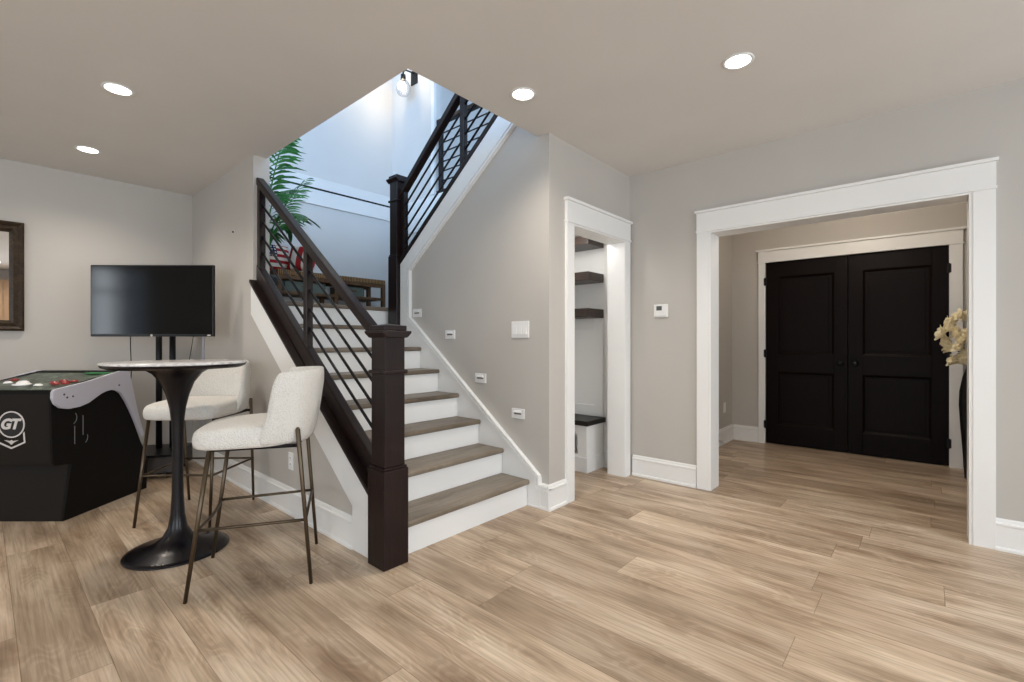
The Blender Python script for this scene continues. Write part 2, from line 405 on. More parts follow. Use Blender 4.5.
# ---------------------------------------------------------------- trim
TN = [0]
def trim(mb, label=None, bevel=0.003):
    TN[0] += 1; return struct(mb.build('trim_%d' % TN[0], M['trim'], bevel=bevel), label)
BP = [(0, 0), (.026, 0), (.026, .012), (.022, .019), (.016, .021), (.016, .135), (.020, .140), (.020, .150), (.012, .156), (.010, .168), (.006, .175), (0, .175)]
def baseboard(name, p0, p1, nrm):
    """profile pushed out along nrm, run from p0 to p1"""
    mb = MB(); A = [mb.bm.verts.new((p0[0]+nrm[0]*t, p0[1]+nrm[1]*t, z)) for t, z in BP]; B = [mb.bm.verts.new((p1[0]+nrm[0]*t, p1[1]+nrm[1]*t, z)) for t, z in BP]
    n = len(BP); mb.bm.faces.new(A); mb.bm.faces.new(B[::-1])
    for i in range(n): mb.bm.faces.new((A[i], B[i], B[(i+1) % n], A[(i+1) % n]))
    return struct(mb.build(name, M['trim']))
baseboard('baseboard_right', (XR, 1.366), (XR, YC-.03), (-1, 0))
baseboard('baseboard_right', (XR, YF), (XR, -.284), (-1, 0))
baseboard('baseboard_back', (XL, YB), (XK, YB), (0, -1))
baseboard('baseboard_stair_left', (XK, 2.40), (XK, YB-.02), (-1, 0))
baseboard('baseboard_doorway', (XS-.026, YC), (CX0-.086, YC), (0, -1))
baseboard('baseboard_stair_right', (XS, YC-.0), (XS, 2.006), (-1, 0))
baseboard('baseboard_entry_left', (XR+.15, FY1), (XD, FY1), (0, -1))
baseboard('baseboard_entry', (XD, DY1+.075), (XD, FY1-.02), (-1, 0))
baseboard('baseboard_entry', (XD, FY0), (XD, DY0-.094), (-1, 0))
baseboard('baseboard_entry_right', (XR+.15, FY0), (XD, FY0), (0, 1))
baseboard('baseboard_cupboard', (XC, YC+.15), (XC, 2.24), (-1, 0))
baseboard('baseboard_left', (XL, YF), (XL, YB), (1, 0)); baseboard('baseboard_front', (XL, YF), (XR, YF), (0, 1))

# wide opening: legs, jamb lining, header with cap and bead
c = MB(); cwid = .092
for a, b in ((OY1, OY1+cwid), (OY0-cwid, OY0)):
    c.box(XR-.022, XR, a, b, 0, OZ)
c.box(XR-.018, XR+.166, OY1-.016, OY1-.0001, 0, OZ-.018); c.box(XR-.018, XR+.166, OY0+.0001, OY0+.016, 0, OZ-.018); c.box(XR-.018, XR+.166, OY0+.0001, OY1-.0001, OZ-.018, OZ-.0061)
c.box(XR-.030, XR, OY0-cwid-.005, OY1+cwid+.005, OZ-.006, OZ+.008)
c.box(XR-.024, XR, OY0-cwid-.001, OY1+cwid+.001, OZ+.008, OZ+.144)
c.box(XR-.044, XR, OY0-cwid-.010, OY1+cwid+.010, OZ+.144, OZ+.162)
for a, b in ((OY1, OY1+cwid), (OY0-cwid, OY0)): c.box(XR+.15, XR+.17, a, b, 0, OZ)
trim(c, 'white casing of the wide opening', .0012)
# doorway
c = MB()
c.box(CX0-.085, CX0, YC-.022, YC, 0, CZ); c.box(CX1, XR-.034, YC-.022, YC, 0, CZ)
c.box(CX0+.0001, CX0+.014, YC-.018, YC+.15, 0, CZ-.018); c.box(CX1-.014, CX1-.0001, YC-.018, YC+.15, 0, CZ-.018); c.box(CX0+.0001, CX1-.0001, YC-.018, YC+.15, CZ-.018, CZ-.0061)
c.box(CX0-.092, XR-.026, YC-.030, YC, CZ-.006, CZ+.008); c.box(CX0-.086, XR-.032, YC-.024, YC, CZ+.008, CZ+.148); c.box(CX0-.100, XR-.020, YC-.040, YC, CZ+.148, CZ+.168)
trim(c, 'white casing of the narrow doorway', .0012)
# double door casing
c = MB(); dw = .072
c.box(XD-.022, XD, DY1, DY1+dw, 0, DZ); c.box(XD-.022, XD, DY0-.092, DY0, 0, DZ)
c.box(XD-.030, XD, DY0-.092-.01, DY1+dw+.01, DZ-.002, DZ+.012); c.box(XD-.024, XD, DY0-.092-.003, DY1+dw+.003, DZ+.012, DZ+.125); c.box(XD-.044, XD, DY0-.092-.024, DY1+dw+.024, DZ+.125, DZ+.147)
trim(c, 'white casing around the double doors')
# stair skirt, stringer face and bead along the wall with the step lights
c = MB()
c.prism([(2.006, 0), (3.64, 0), (3.64, btop(3.64)), (1.95, btop(1.95)), (1.95, tlow(1.95)), (3.497, tlow(3.497)), (3.497, 1.372), (2.006, .214)], 0, XS-.020, XS)
c.box(XS-.026, XS-.020, 2.006, 2.116, 0, .012)
trim(c, 'white skirt board along the stair wall', 0.0015)
c = MB(); c.box(XS-.020, XS, YC-.020, YC, .0, .150)
pl = [(2.018, .175), (2.018, .223), (3.497, 1.372), (3.497, tlow(3.497)), (1.95, tlow(1.95))]
pl = [(1.9441, .160)] + [(2.018, .160)] + pl[1:]
def offset_line(pts, o):
    P_ = [Vector(p) for p in pts]; out = []
    for k, p in enumerate(P_):
        ns = []
        if k > 0: d = (p-P_[k-1]).normalized(); ns.append(Vector((-d.y, d.x)))
        if k < len(P_)-1: d = (P_[k+1]-p).normalized(); ns.append(Vector((-d.y, d.x)))
        n = sum(ns, Vector((0, 0))).normalized(); out.append(p + n*o/max(.3, n.dot(ns[0])))
    return out
for o0, o1, th in ((-.029, .006, .024), (-.004, .008, .034), (-.031, -.020, .031)):
    A, B = offset_line(pl, o0), offset_line(pl, o1)
    for k in range(len(pl)-1):
        c.prism([tuple(A[k]), tuple(A[k+1]), tuple(B[k+1]), tuple(B[k])], 0, XS-th, XS-.001)
trim(c, 'white bead edging the stair skirt', 0)
# white board under the dark cap of the low wall
def band(y, k): return kbot(y) - k
c = MB()
c.prism([(2.19, 0), (2.40, 0), (2.40, kbot(2.40)-.235), (3.88, kbot(3.88)-.24), (3.88, kbot(3.88)), (2.19, kbot(2.19))], 0, XK-.018, XK)
trim(c, 'white sloping board on the low stair wall', 0.002)
# band of trim at upper floor level in the stairwell
c = MB(); c.box(1.51, 3.70, YB-.02, YB, 2.77, 2.950); c.box(1.51, 3.70, YB-.02, YB, 2.968, 3.09)
trim(c, 'white band of trim high on the stairwell wall')
c = MB(); c.box(1.51, 3.70, YB-.026, YB-.0, 2.950, 2.968)  # shadow gap between the trim boards, drawn as a dark strip
o = struct(c.build('trim_%d' % (TN[0]+1), M['iron'])); TN[0] += 1; o['label'] = 'thin dark strip standing in for the shadow gap in the stairwell trim'
c = MB(); c.box(3.66, 3.699, 4.50, 4.56, U, TOP); c.box(3.678, 3.6995, 2.05, YB-.03, H-.04, U-.001)
trim(c, 'white corner board upstairs')

# ---------------------------------------------------------------- doors
def make_door(i, y0, y1, hinge_hi, label):
    x0, x1 = XD+.012, XD+.055; s = .118
    c = MB(); zb, zm0, zm1, zt = .225, .815, 1.01, DZ-.17
    # stiles, rails and recessed panels in one slab mesh
    c.box(x0, x1, y0, y0+s, .008, DZ-.003); c.box(x0, x1, y1-s, y1, .008, DZ-.003)
    for a, b in ((.008, zb), (zm0, zm1), (zt, DZ-.003)): c.box(x0, x1, y0+s, y1-s, a, b)
    o = struct(c.build('door_%d' % i, M['door'], bevel=.003), label)
    for a, b in ((zb, zm0), (zm1, zt)):
        c = MB(); c.box(x0+.018, x1-.005, y0+s, y1-s, a, b)
        for e, f in ((0, .014),):
            # sloping moulding frame around the panel
            ya, yb2 = y0+s, y1-s
            c.prism([(x0+.003, ya), (x0+.018, ya), (x0+.018, ya+.022)], 2, a, b)
            c.prism([(x0+.003, yb2), (x0+.018, yb2), (x0+.018, yb2-.022)], 2, a, b)
            c.prism([(x0+.003, a), (x0+.018, a), (x0+.018, a+.022)], 1, ya, yb2)
            c.prism([(x0+.003, b), (x0+.018, b), (x0+.018, b-.022)], 1, ya, yb2)
        c.box(x0+.010, x0+.02, ya+.045, yb2-.045, a+.045, b-.045)
        c.build('panel', M['door'], o, bevel=.003)
    yk = y1-.06 if not hinge_hi else y0+.06
    c = MB(); R = Matrix.Rotation(-PI/2, 3, 'Y')
    c.lathe([(0, 0), (.030, 0), (.030, .006), (.010, .010), (.009, .030), (.020, .034), (.027, .045), (.026, .058), (.014, .066), (0, .067)], x0, yk, .93, 24, R)
    c.build('door_knob', M['black_metal'], o, smooth=True)
    yh = y1 if hinge_hi else y0
    for z in (.22, 1.02, 1.83):
        c = MB(); c.tube([(XD-.026, yh, z-.045), (XD-.026, yh, z+.045)], .007, 10); c.box(XD-.026, XD-.020, yh-.015, yh+.015, z-.04, z+.04)
        c.build('hinge', M['black_metal'], o)
    return o
YM = (DY0+DY1)/2
make_door(1, YM+.002, DY1, True, 'left leaf of the dark panelled double doors')
make_door(2, DY0, YM-.002, False, 'right leaf of the dark panelled double doors')

# ---------------------------------------------------------------- stairs
RISE, RUN, Y1 = 0.1845, 0.245, 2.093
st = thing('staircase', 'lower flight of white risers and grey brown wooden treads up to the landing', 'staircase', (2.03, 2.1, 0))
def put(o, root):
    """keep world position while parenting to an unrotated root"""
    o.parent = root; o.location = Vector(o.location) - Vector(root.location); return o
for k in range(1, 8):
    ya = Y1 + (k-1)*RUN
    t = MB().box(1.492, XS-.021, ya, ya+RUN+.030, k*RISE-.034, k*RISE)
    put(t.build('tread', M['tread'], bevel=.012, seg=3), st)
    put(MB().box(1.492, XS-.021, ya+.025, ya+.043, (k-1)*RISE, k*RISE-.034).build('riser', M['trim']), st)
ya = Y1+7*RUN
put(MB().box(1.492, XS-.021, ya+.025, ya+.043, 7*RISE, 8*RISE-.034).build('riser', M['trim']), st)
c = MB(); c.box(1.511, 3.699, ya+.03, YB-.001, 8*RISE-.12, 8*RISE); 
put(c.build('landing', M['tread']), st)
put(MB().box(1.492, 2.60, ya, ya+.04, 8*RISE-.034, 8*RISE+.001).build('landing_nosing', M['tread'], bevel=.012, seg=3), st)
s2 = thing('staircase', 'upper flight climbing from the landing above the step light wall', 'staircase', (3.2, 3.7, 8*RISE))
for k in range(1, 8):
    yb2 = 3.72 - (k-1)*.235
    put(MB().box(2.705, 3.695, yb2-.265, yb2+.02, 8*RISE+k*RISE-.034, 8*RISE+k*RISE).build('tread', M['tread']), s2)
    put(MB().box(2.705, 3.695, yb2-.02, yb2, 8*RISE+(k-1)*RISE, 8*RISE+k*RISE-.034).build('riser', M['trim']), s2)

# ---------------------------------------------------------------- railings
def newel(cx, cy, z0, zb, zc, zt, root, wb=.150, ws=.122):
    n = MB(); h = wb/2; n.box(cx-h, cx+h, cy-h, cy+h, z0, zb)
    o = put(n.build('newel_post', M['espresso'], bevel=.004), root)
    g = ws/2
    def sub(mb, name, bev=.003): p = mb.build(name, M['espresso'], o, bevel=bev); p.location = -Vector(o.location)-Vector(root.location); return p
    def at(mb, name, bev=.003):
        p = mb.build(name, M['espresso'], bevel=bev); p.parent = o; p.location = -(Vector(root.location) + Vector(o.location)); return p
    m1 = MB(); m1.box(cx-h+.006, cx+h-.006, cy-h+.006, cy+h-.006, zb, zb+.014); at(m1, 'base_moulding')
    m2 = MB(); m2.box(cx-g, cx+g, cy-g, cy+g, zb+.014, zt-.03); at(m2, 'shaft')
    m3 = MB(); m3.box(cx-g-.013, cx+g+.013, cy-g-.013, cy+g+.013, zc-.010, zc+.010); at(m3, 'collar', .006)
    e = g+.026; m4 = MB()
    m4.prism([(cx-g, zt-.068), (cx+g, zt-.068), (cx+e, zt-.044), (cx+e, zt-.032), (cx-e, zt-.032), (cx-e, zt-.044)], 1, cy-e, cy+e)
    f = g+.008; m4.box(cx-f, cx+f, cy-f, cy+f, zt-.032, zt-.006)
    b = m4.bm; v = [b.verts.new(p) for p in ((cx-f, cy-f, zt-.006), (cx+f, cy-f, zt-.006), (cx+f, cy+f, zt-.006), (cx-f, cy+f, zt-.006))]; a = b.verts.new((cx, cy, zt+.006))
    for i in range(4): b.faces.new((v[i], v[(i+1) % 4], a))
    at(m4, 'cap', .004)
    return o
rl = thing('stair_railing', 'dark stained stair railing rising left from the floor standing newel post', 'railing', (1.42, 2.115, 0))
newel(1.415, 2.115, 0, .50, 1.00, 1.245, rl)
def rtop(y): return 1.245 + .740*(y - 2.28)
def shoe_top(y): return kbot(y) + .15
ye = 3.876
# cap board with its deep fascia
c = MB(); c.prism([(2.191, kbot(2.191)+.001), (ye, kbot(ye)+.001), (ye, kbot(ye)+.030), (2.191, kbot(2.191)+.030)], 0, 1.357, 1.520)
put(c.build('cap_board', M['espresso_rail'], bevel=.006), rl)
c = MB(); c.prism([(2.191, kbot(2.191)+.03), (ye, kbot(ye)+.03), (ye, shoe_top(ye)), (2.191, shoe_top(2.191))], 0, 1.408, 1.468)
put(c.build('shoe_rail', M['espresso_rail'], bevel=.010), rl)
c = MB(); c.prism([(2.178, rtop(2.178)-.064), (ye, rtop(ye)-.064), (ye, rtop(ye)), (2.178, rtop(2.178))], 0, 1.407, 1.470)
put(c.build('handrail', M['espresso_rail'], bevel=.010, seg=3), rl)
c = MB(); c.box(1.42, 1.456, ye-.03, ye+.003, rtop(ye)-.12, rtop(ye)-.06)
put(c.build('wall_rosette', M['espresso_rail'], bevel=.004), rl)
for yp in (2.213, 3.07, 3.850):
    c = MB(); c.prism([(yp-.023, shoe_top(yp-.023)-.005), (yp+.023, shoe_top(yp+.023)-.005), (yp+.023, rtop(yp+.023)-.06), (yp-.023, rtop(yp-.023)-.06)], 0, 1.415, 1.461)
    put(c.build('baluster_post', M['espresso_rail'], bevel=.003), rl)
for i in range(4):
    f = (i+1)/5
    def zz(y): return shoe_top(y)*(1-f) + (rtop(y)-.064)*f
    for a, b in ((2.236, 3.047), (3.093, 3.827)):
        c = MB(); c.tube([(1.438, a-.005, zz(a)), (1.438, b+.005, zz(b))], .0085, 8)
        put(c.build('iron_bar', M['iron'], smooth=True), rl)

r2 = thing('stair_railing', 'dark stained upper railing climbing right from the landing newel post', 'railing', (2.6, 3.71, 8*RISE))
newel(2.595, 3.712, 7*RISE+.002, 1.95, 2.46, 2.70, r2, .134, .112)
def s2bot(y): return btop(y)
def s2top(y): return btop(y) + .055
def h2top(y): return 2.60 + .83*(3.60 - y)
y0 = 1.97
c = MB(); c.prism([(3.644, s2bot(3.644)), (y0, s2bot(y0)), (y0, s2top(y0)), (3.644, s2top(3.644))], 0, 2.557, 2.64)
put(c.build('shoe_rail', M['espresso_rail'], bevel=.008), r2)
c = MB(); c.prism([(3.655, h2top(3.655)-.07), (y0, h2top(y0)-.07), (y0, h2top(y0)), (3.655, h2top(3.655))], 0, 2.565, 2.632)
put(c.build('handrail', M['espresso_rail'], bevel=.010, seg=3), r2)
for yp in (3.620, 2.82, 2.02):
    c = MB(); c.prism([(yp-.023, s2top(yp-.023)-.005), (yp+.023, s2top(yp+.023)-.005), (yp+.023, h2top(yp+.023)-.06), (yp-.023, h2top(yp-.023)-.06)], 0, 2.577, 2.623)
    put(c.build('baluster_post', M['espresso_rail'], bevel=.003), r2)
for i in range(4):
    f = (i+1)/5
    def zz(y): return s2top(y)*(1-f) + (h2top(y)-.07)*f
    for a, b in ((3.597, 2.843), (2.797, 2.043)):
        c = MB(); c.tube([(2.60, a+.005, zz(a)), (2.60, b-.005, zz(b))], .0085, 8)
        put(c.build('iron_bar', M['iron'], smooth=True), r2)
r3 = thing('guard_rail', 'dark level guard rail on the upper floor behind the climbing railing', 'railing', (3.74, 3.2, U))
for yp in (4.46, 3.36, 2.25):
    put(MB().box(3.715, 3.762, yp-.023, yp+.023, U+.0, U+.86).build('baluster_post', M['espresso_rail'], bevel=.003), r3)
put(MB().box(3.705, 3.772, 2.0, 4.52, U+.86, U+.92).build('handrail', M['espresso_rail'], bevel=.01), r3)
put(MB().box(3.705, 3.772, 2.0, 4.52, U+.001, U+.05).build('shoe_rail', M['espresso_rail'], bevel=.006), r3)
for i in range(6):
    z = U+.05+.81*(i+1)/7
    put(MB().tube([(3.738, 2.0, z), (3.738, 4.50, z)], .0085, 8).build('iron_bar', M['iron'], smooth=True), r3)

# ---------------------------------------------------------------- fittings on the walls
def plane_x(px, py, X):
    """plan position on a wall X = const seen at a pixel of the 1024 x 682 frame (measuring aid)"""
    u = (px-512)/F; d = X/(FW[0]+RT[0]*u); return (FW[1]+RT[1]*u)*d, EYE+(341-py)/F*d
def plate_x(name, X, y, z, wy, hz, m, t=.007): return MB().box(X-t, X, y-wy/2, y+wy/2, z-hz/2, z+hz/2).build(name, m, bevel=.002)
step_labels = ['small white louvred step light highest up the stair wall, beside the skirt corner', 'white step light second from the top of the stair wall',
               'white step light second from the bottom, left of the triple switch', 'lowest white step light, directly under the triple switch plate']
for (px, py), lb in zip(((417.5, 313), (450.5, 334.5), (481, 378), (518.5, 413.5)), step_labels):
    y, z = plane_x(px, py, XS)
    t = thing('step_light', lb, 'step light', (XS, y, z), 0, 'step lights on the stair wall')
    MB().box(-.008, 0, -.060, .060, -.036, .036).build('face_plate', M['plastic'], t, bevel=.002)
    c = MB(); c.prism([(-.020, .010), (-.008, .024), (-.008, .004)], 1, -.034, .034); c.build('louvre', M['plastic'], t, bevel=.001)
    MB().box(-.0095, -.006, -.034, .034, -.006, .005).build('light_slot', M['plastic_dark'], t)
y, z = plane_x(520.5, 329.5, XS)
t = thing('light_switch', 'white triple rocker switch plate on the stair wall near its corner', 'light switch', (XS, y, z))
MB().box(-.007, 0, -.082, .082, -.060, .060).build('cover_plate', M['plastic'], t, bevel=.002)
for k in (-1, 0, 1):
    c = MB(); c.prism([(-.013, -.034), (-.007, .034), (-.004, .034), (-.004, -.034)], 1, k*.046-.017, k*.046+.017); c.build('rocker', M['plastic'], t, bevel=.001)
def outlet(X, Y, z, rz, label):
    t = thing('wall_outlet', label, 'outlet', (X, Y, z), rz)
    MB().box(-.006, 0, -.036, .036, -.058, .058).build('cover_plate', M['plastic'], t, bevel=.002)
    for s in (-1, 1):
        o = MB().box(-.009, -.005, -.017, .017, s*.021-.014, s*.021+.014).build('socket', M['plastic'], t, bevel=.003)
        MB().box(-.0095, -.008, -.008, -.005, s*.021-.003, s*.021+.007).box(-.0095, -.008, .004, .007, s*.021-.003, s*.021+.006).build('slot', M['plastic_dark'], o)
y, z = plane_x(291.5, 461, XK); outlet(XK, y, z, 0, 'white outlet low on the wall behind the front stool')
t = thing('thermostat', 'white square thermostat on the wall between the doorway and the wide opening', 'thermostat', (XR, *plane_x(661.5, 311, XR)))
MB().box(-.022, 0, -.062, .062, -.055, .055).build('housing', M['plastic'], t, bevel=.008)
MB().box(-.0235, -.020, -.012, .034, .004, .040).build('display', M['grey_screen'], t)
o = MB().box(-.0235, -.021, -.050, .050, -.046, -.040).build('button_strip', mat('pale_grey', (.55, .55, .55)), t)
# entry outlet: its face looks back down the Y axis
t = thing('wall_outlet', 'white outlet in the entry, low on the side wall left of the double doors', 'outlet', (5.63, FY1, .40))
MB().box(-.036, .036, -.006, 0, -.058, .058).build('cover_plate', M['plastic'], t, bevel=.002)
for s in (-1, 1):
    MB().box(-.017, .017, -.009, -.005, s*.021-.014, s*.021+.014).build('socket', M['plastic'], t, bevel=.003)
t = thing('door_stop', 'spring door stop on the entry baseboard', 'door stop', (5.30, FY1-.02, .075))
hp = [(.010*math.cos(a*.9), -.004-.075*a/60, .010*math.sin(a*.9)) for a in range(61)]
MB().tube(hp, .0018, 6).build('spring', M['chrome'], t, smooth=True)
MB().tube([(0, -.078, 0), (0, -.094, 0)], .009, 12).build('tip', M['plastic'], t)
tag(MB().tube([(XK-.010, *plane_x(233.5, 232, XK)), (XK+.001, *plane_x(233.5, 232, XK))], .006, 8).build('nail', M['bronze']), 'small dark nail on the bare wall right of the television', 'nail')

# ceiling lights
def can_light(px, py, label, xy=None):
    if xy is None:
        u = (px-512)/F; d = (H-EYE)*F/(341-py); x, y = cw(u*d, d)
    else: x, y = xy
    t = thing('recessed_light', label, 'ceiling light', (x, y, H), 0, 'recessed ceiling lights')
    MB().lathe([(.056, 0), (.074, 0), (.076, -.003), (.070, -.006), (.060, -.005), (.056, 0)], n=40).build('trim_ring', M['plastic'], t, smooth=True)
    MB().lathe([(0, -.003), (.059, -.003), (.059, -.001), (0, -.001)], n=40).build('diffuser', M['light'], t)
    l = bpy.data.lights.new('lamp', 'SPOT'); l.energy = 50; l.spot_size = math.radians(145); l.spot_blend = 1.0; l.color = (1.0, .90, .78); l.shadow_soft_size = .07
    o = bpy.data.objects.new('lamp', l); o.location = (x, y, H-.03); COL.objects.link(o)
    return t
can_light(738, 61, 'glowing recessed ceiling light nearest the wide opening')
can_light(523, 94, 'glowing recessed ceiling light above the stair wall switch')
can_light(118, 89, 'glowing recessed ceiling light above the arcade cabinet, the larger of the left pair')
can_light(88, 149.5, 'small glowing recessed ceiling light nearest the television wall')
for k, p in enumerate(((-2.4, 1.0), (-2.4, -1.6), (.2, -1.8), (-2.2, 3.6))):  # extra fixtures out of view, added to light the room
    can_light(0, 0, 'added recessed ceiling light out of view, brightening the room', p)
# entry and cupboard lamps
def small_lamp(x, y, z, e, col): 
    l = bpy.data.lights.new('lamp', 'POINT'); l.energy = e; l.color = col; l.shadow_soft_size = .08
    o = bpy.data.objects.new('lamp', l); o.location = (x, y, z); COL.objects.link(o)
t = thing('recessed_light', 'recessed light in the entry ceiling', 'ceiling light', (4.8, .5, H))
MB().lathe([(0, -.003), (.07, -.003), (.085, -.008), (.092, 0), (0, 0)], n=32).build('diffuser', M['light'], t)
small_lamp(4.8, .5, H-.12, 20, (1.0, .88, .74))
small_lamp(3.25, 2.30, 2.06, 6, (1.0, .97, .93))

# sconce high in the stairwell
t = thing('wall_sconce', 'dark bracket lamp with a clear glass globe high in the stairwell', 'wall lamp', (3.698, 4.93, 4.47))
MB().box(-.02, 0, -.06, .06, -.02, .16).build('back_plate', M['black_metal'], t, bevel=.004)
MB().tube([(-.02, 0, .12), (-.12, .03, .13), (-.15, .04, .10), (-.15, .04, .05)], .010, 10).build('arm', M['black_metal'], t, smooth=True)
MB().lathe([(0, .06), (.03, .06), (.032, .0), (.028, -.01), (0, -.01)], -.15, .04, 0, 24).build('socket', M['black_metal'], t, smooth=True)
MB().lathe([(.028, 0), (.06, -.03), (.085, -.08), (.09, -.12), (.08, -.17), (.05, -.20), (0, -.21)], -.15, .04, 0, 32).build('glass_globe', M['glass'], t, smooth=True, solid=.002, sub=1)
MB().lathe([(0, -.02), (.012, -.03), (.026, -.07), (.024, -.10), (0, -.125)], -.15, .04, 0, 20).build('bulb', M['bulb'], t, smooth=True)
small_lamp(3.50, 4.97, 4.39, 26, (1.0, .78, .50))

# ---------------------------------------------------------------- television on its stand
Xd, Yd = RT, FW
AZ = math.atan2(FW[1], FW[0]) - PI/2            # local x = sideways right, local y = away from the viewer
dT = 3.70; xT = (151.7-512)/F*dT
tv = thing('television', 'black flat screen television with window reflections, standing in the corner', 'television', (*cw(xT, dT), 1.195), AZ)
hw = 61.4/F*dT; hh = 71.7/F*dT
MB().box(-hw, hw, 0, .030, 0, hh).build('casing', M['tv_body'], tv, bevel=.004)
MB().box(-hw+.30, hw-.10, .030, .075, .06, hh-.10).build('rear_housing', M['tv_body'], tv, bevel=.01)
MB().box(-hw+.009, hw-.009, -.0015, .002, .020, hh-.009).build('screen', M['tv_screen'], tv)
R = Matrix.Rotation(PI/2, 3, 'X')
MB().lathe([(0, 0), (.009, 0), (.009, .002), (0, .002)], 0, -.001, .009, 20, R).build('maker_emblem', M['logo'], tv)
MB().box(hw-.045, hw-.02, -.001, .002, .006, .014).build('marking', M['logo'], tv)
# stand: two poles on a low dark base, arm to the screen
bx, bd = -3.155, 4.20
sd = thing('television_stand', 'black two pole television stand on a low dark base behind the cabinet', 'television stand', (*cw(bx, bd), 0), AZ+math.radians(16))
c = MB().box(-.21, .21, -.30, .16, .05, .185); c.build('base_box', M['basecover'], sd, bevel=.006)
MB().box(-.225, .225, -.32, .17, .185, .205).build('base_top', M['black_metal'], sd, bevel=.004)
for x, y in ((-.17, -.26), (.17, -.26), (-.17, .12), (.17, .12)):
    c = MB(); c.tube([(x-.012, y, .026), (x+.012, y, .026)], .026, 16); c.box(x-.016, x+.016, y-.01, y+.01, .03, .052); c.build('caster', M['black_metal'], sd)
for x in (-.0, .105):
    MB().tube([(x, .0, .205), (x, .0, 1.62)], .024, 16).build('pole', M['black_metal'], sd, smooth=True)
c = MB(); c.box(-.06, .17, -.045, -.02, 1.30, 1.62); c.box(.02, .08, -.42, -.03, 1.42, 1.50); c.build('mounting_arm', M['black_metal'], sd, bevel=.004)
def cord(pts, label, r=.0035):
    q = []
    for a, b in zip(pts, pts[1:]):
        for k in range(6): q.append(tuple(a[i]+(b[i]-a[i])*k/6 for i in range(3)))
    q.append(pts[-1]); return tag(MB().tube(q, r, 8).build('power_cord', M['iron'], smooth=True), label, 'cord')
def P(px, py, d): x, y = cw((px-512)/F*d, d); return (x, y, EYE+(341-py)/F*d)
dd = 4.46
cord([P(130.5, 332, 3.78), P(130.5, 345, 3.80), P(131.5, 372, 3.82), P(130, 388, 3.83), P(129, 410, 3.82), P(127, 425, 3.80)], 'black cord hanging below the left half of the television')
cord([P(194, 332, 3.78), P(192, 345, 3.80), P(189, 362, 3.85), P(186, 380, 3.9), P(184, 410, 4.0)], 'thin cord hanging below the right half of the television', .0025)
y1_, z1_ = plane_x(204, 340, XK)
t = tag(MB().box(XK-.012, XK, y1_-.022, y1_-.006, .20, 1.45).box(XK-.012, XK, y1_+.006, y1_+.022, .20, 1.45).build('cord_cover', M['cab_grey'], bevel=.003), 'pair of thin grey cord covers on the side wall behind the television', 'cord cover')

# ---------------------------------------------------------------- arcade cabinet (local x sideways, y away from the viewer)
ar = thing('arcade_cabinet', 'black golf arcade cabinet with round white emblem and pale side trim', 'arcade cabinet', (*cw(-2.885, 0), 0), AZ)
WC = .60
side = [(3.020, 0), (3.712, 0), (3.722, .235), (3.655, .375), (3.560, .60), (3.515, .80), (3.485, .935), (3.40, .930), (2.955, .850), (2.94, .80), (2.954, .39), (2.965, .372), (3.08, .358)]
for a, b in ((-.018, 0), (-WC, -WC+.018)):
    MB().prism(side, 0, a, b).build('side_panel', M['cab'], ar, bevel=.002)
c = MB(); c.prism([(2.962, .39), (2.978, .39), (2.978, .825), (2.962, .825)], 0, -WC+.018, -.018); c.build('front_panel', M['cab_front'], ar)
c = MB(); c.prism([(2.975, .388), (2.975, .374), (3.079, .358), (3.021, .0), (3.045, .0), (3.10, .37)], 0, -WC+.018, -.018); c.build('lower_panel', M['cab_front'], ar)
c = MB(); c.prism([(2.955, .825), (2.985, .825), (2.985, .853), (2.955, .850)], 0, -WC+.018, -.018)
c.prism([(3.45, .05), (3.50, .05), (3.50, .92), (3.45, .92)], 0, -WC+.018, -.018); c.build('inner_frame', M['cab'], ar)
def ptop(d): return .853 + (d-2.955)*(.935-.853)/(3.47-2.955)
c = MB(); c.prism([(2.957, ptop(2.957)-.02), (3.47, ptop(3.47)-.02), (3.47, ptop(3.47)), (2.957, ptop(2.957))], 0, -WC+.018, -.018); c.build('control_panel', M['panel_print'], ar)
c = MB(); c.prism([(3.44, ptop(3.44)), (3.485, ptop(3.47)), (3.485, ptop(3.47)+.008), (3.44, ptop(3.44)+.006)], 0, -WC, 0); c.build('rear_edge', M['cab'], ar)
c = MB(); c.prism([(-.17, 3.36), (-.02, 3.40), (-.02, 3.44), (-.20, 3.44)], 2, ptop(3.42)-.002, ptop(3.42)+.005); c.build('green_print', M['bright_green'], ar)
# track ball and buttons
c = MB(); c.lathe([(.0, .020), (.018, .018), (.030, .010), (.034, 0), (.052, -.002), (.052, -.01)], -.34, 3.10, ptop(3.10)+.004, 28); c.build('track_ball', M['plastic'], ar, smooth=True)
for x, d, m in ((-.46, 3.12, 'plastic'), (-.195, 3.055, 'plastic'), (-.52, 3.03, 'plastic'), (-.115, 3.09, 'red'), (-.155, 3.12, 'red'), (-.10, 3.14, 'red'), (-.06, 3.10, 'red'), (-.14, 3.17, 'red'), (-.06, 3.16, 'red'), (-.50, 3.20, 'red')):
    c = MB(); c.lathe([(0, .014), (.014, .013), (.017, .008), (.022, .007), (.023, 0)], x, d, ptop(d), 18); c.build('button', M[m], ar, smooth=True)
